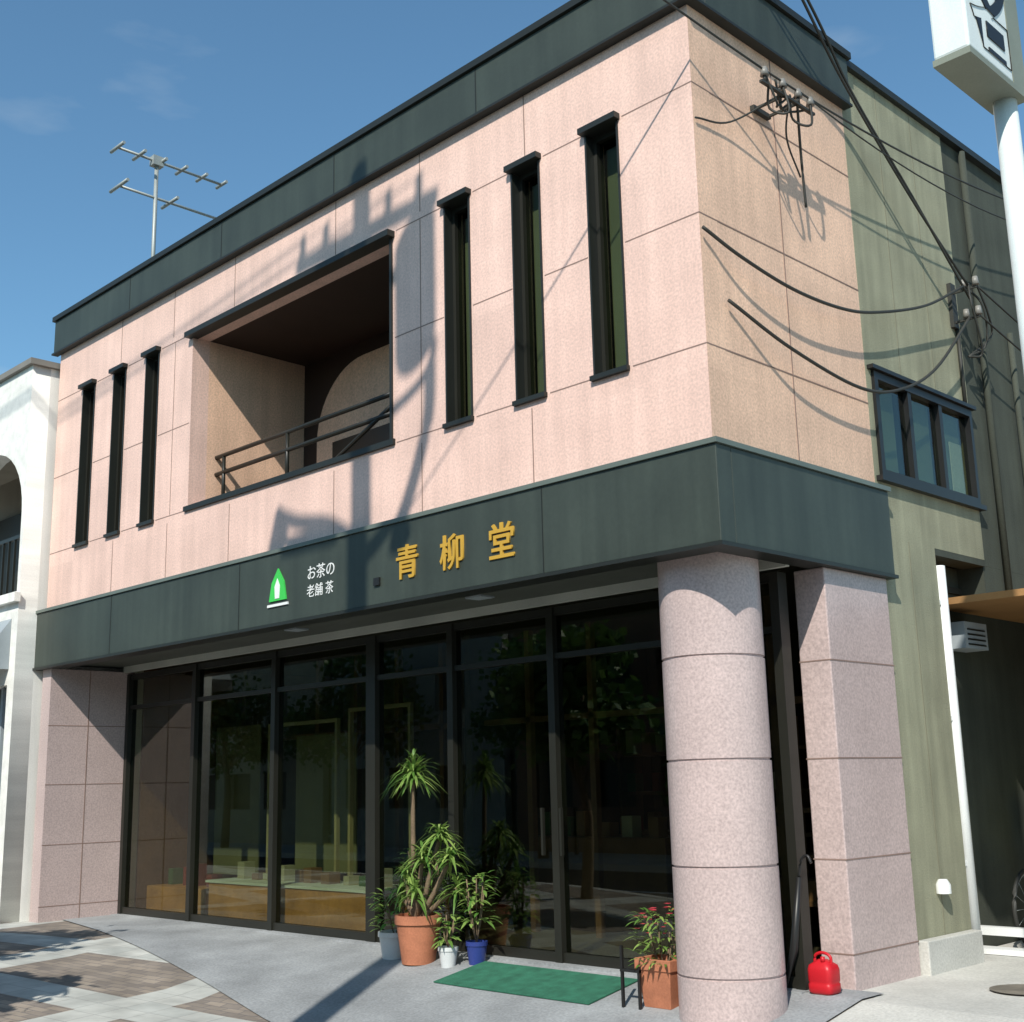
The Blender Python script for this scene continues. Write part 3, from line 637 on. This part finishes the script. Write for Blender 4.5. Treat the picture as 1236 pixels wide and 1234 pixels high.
# ================= opposite side of the street =================
def opp(x0,x1,h,m,d=10):
    E=empty('opposite_building',((x0+x1)/2,-22,0)); y=-17.2
    ho=[];zz=0.9
    while zz+1.3<h-0.5:
        xx=x0+0.8
        while xx+1.4<x1-0.4: ho.append((xx,xx+1.4,zz,zz+1.3)); xx+=2.3
        zz+=3.0
    grid_wall('front',[x0,x1],[-0.4,h],ho,fx,y,y-0.25,m,E)
    box('body',x0,x1,y-d,y-0.5,0,h-0.1,m,E); box('windows',x0+0.3,x1-0.3,y-0.22,y-0.2,0.5,h-0.4,BRONZE,E)
    box('parapet',x0-0.1,x1+0.1,y-0.4,y+0.1,h,h+0.25,TRIM,E)
GR=mat('gray_render',(0.30,0.31,0.29)); BE=mat('beige_render',(0.42,0.37,0.28)); BR=mat('brown_tile',(0.22,0.12,0.08))
for a in ((-40,-31,6.5,BE),(-30.5,-22,9.2,GR),(-21.5,-13,6.3,BR),(-12.5,-4,7.0,BE),(-3.5,5,6.2,GR),(5.5,13,8.5,WHITE),(13.5,24,6.4,BR)): opp(*a)
def tree(x,y,h,seed,lo=.45,spread=.28):
    rnd=random.Random(seed); bm=bmesh.new()
    tube_bm(bm,smoothpath([(x,y,-0.3),(x+.1,y,h*.3),(x,y+.1,h*.55),(x+.1,y,h*.8)],4),[(0.16-0.01*i)*h/6 for i in range(13)],10,1)
    for _ in range(14):
        a=rnd.uniform(0,6.28); z=h*rnd.uniform(lo,.95); r=h*spread*rnd.uniform(.5,1)
        c=Vector((x+math.cos(a)*r,y+math.sin(a)*r,z)); tube_bm(bm,[(x,y,h*.4),(Vector((x,y,h*.5))+c)/2,c],[.03,.02,.01],6,1)
        for _ in range(220):
            o=Vector((rnd.gauss(0,1),rnd.gauss(0,1),rnd.gauss(0,.8)))*h*.065
            n=Vector((rnd.uniform(-1,1),rnd.uniform(-1,1),rnd.uniform(0,1))).normalized(); u=n.orthogonal().normalized()*rnd.uniform(.06,.11); v=n.cross(u)
            bm.faces.new([bm.verts.new(c+o+q) for q in (u,v,-u,-v)])
    finish(bm,'street_tree',[LEAF,BARK])
for k,(x,h) in enumerate(((-33,5.5),(-26,6),(-18,5.5),(-9,5.8),(9,6))): tree(x,-14.6,h,k)
tree(-7.3,-4.35,3.6,21,.6,.17)  # unseen tree added on the near side to cast shadow patches on the sidewalk
tree(-5.2,-4.6,2.5,23,.55,.16)  # second, lower unseen tree added for another sidewalk shadow

# ================= light & sky =================
sd=Vector((0.47,-0.88,0)).normalized(); el=math.radians(41.5)
sun=bpy.data.lights.new('sun','SUN'); sun.energy=5.0; sun.angle=math.radians(0.6); sun.color=(1,0.955,0.87)
so=bpy.data.objects.new('sun',sun); COL.objects.link(so)
dv=Vector((sd.x*math.cos(el),sd.y*math.cos(el),math.sin(el))); so.rotation_euler=dv.to_track_quat('Z','Y').to_euler(); so.location=(0,0,30)
wd=bpy.data.worlds.new('World'); S.world=wd; wd.use_nodes=True; N=wd.node_tree.nodes; L=wd.node_tree.links
bg=N['Background']; bg.inputs[1].default_value=0.125
sk=N.new('ShaderNodeTexSky'); sk.sky_type='NISHITA'; sk.sun_disc=False; sk.sun_elevation=el; sk.sun_rotation=math.atan2(sd.x,sd.y); sk.air_density=1.0; sk.dust_density=0.5; sk.ozone_density=1.2
tc=N.new('ShaderNodeTexCoord'); mp=N.new('ShaderNodeMapping'); mp.inputs['Scale'].default_value=(2,2,7); L.new(tc.outputs['Generated'],mp.inputs[0])
ns=N.new('ShaderNodeTexNoise'); ns.inputs['Scale'].default_value=1.7; ns.inputs['Detail'].default_value=8; L.new(mp.outputs[0],ns.inputs[0])
mr=N.new('ShaderNodeMapRange'); mr.inputs[1].default_value=.56; mr.inputs[2].default_value=.8; mr.inputs[3].default_value=0; mr.inputs[4].default_value=.4; L.new(ns.outputs[0],mr.inputs[0])
tn=N.new('ShaderNodeMix'); tn.data_type='RGBA'; tn.blend_type='MULTIPLY'; tn.inputs[0].default_value=1; tn.inputs[7].default_value=(0.86,1.20,1.25,1); L.new(sk.outputs[0],tn.inputs[6])
mx=N.new('ShaderNodeMix'); mx.data_type='RGBA'; L.new(mr.outputs[0],mx.inputs[0]); L.new(tn.outputs[2],mx.inputs[6]); mx.inputs[7].default_value=(5.5,6.1,6.3,1)
L.new(mx.outputs[2],bg.inputs[0])

# ================= camera =================
cd=bpy.data.cameras.new('camera'); cd.sensor_width=36; cd.sensor_fit='HORIZONTAL'; cd.lens=36*1508/1236; cd.clip_end=2500; cd.clip_start=0.1
co=bpy.data.objects.new('camera',cd); COL.objects.link(co)
Xc=Vector((0.703,-0.1685,-0.6905)).normalized(); Yc=Vector((0.7137,0.1336,0.6877)); Yc=(Yc-Xc*Yc.dot(Xc)).normalized(); Zc=Xc.cross(Yc)
right=Vector((Xc.x,Yc.x,Zc.x)); up=-Vector((Xc.y,Yc.y,Zc.y)); back=-Vector((Xc.z,Yc.z,Zc.z))
M=Matrix((right,up,back)).transposed().to_4x4(); M.translation=Vector((5.04,-7.07,1.55)); co.matrix_world=M
S.camera=co
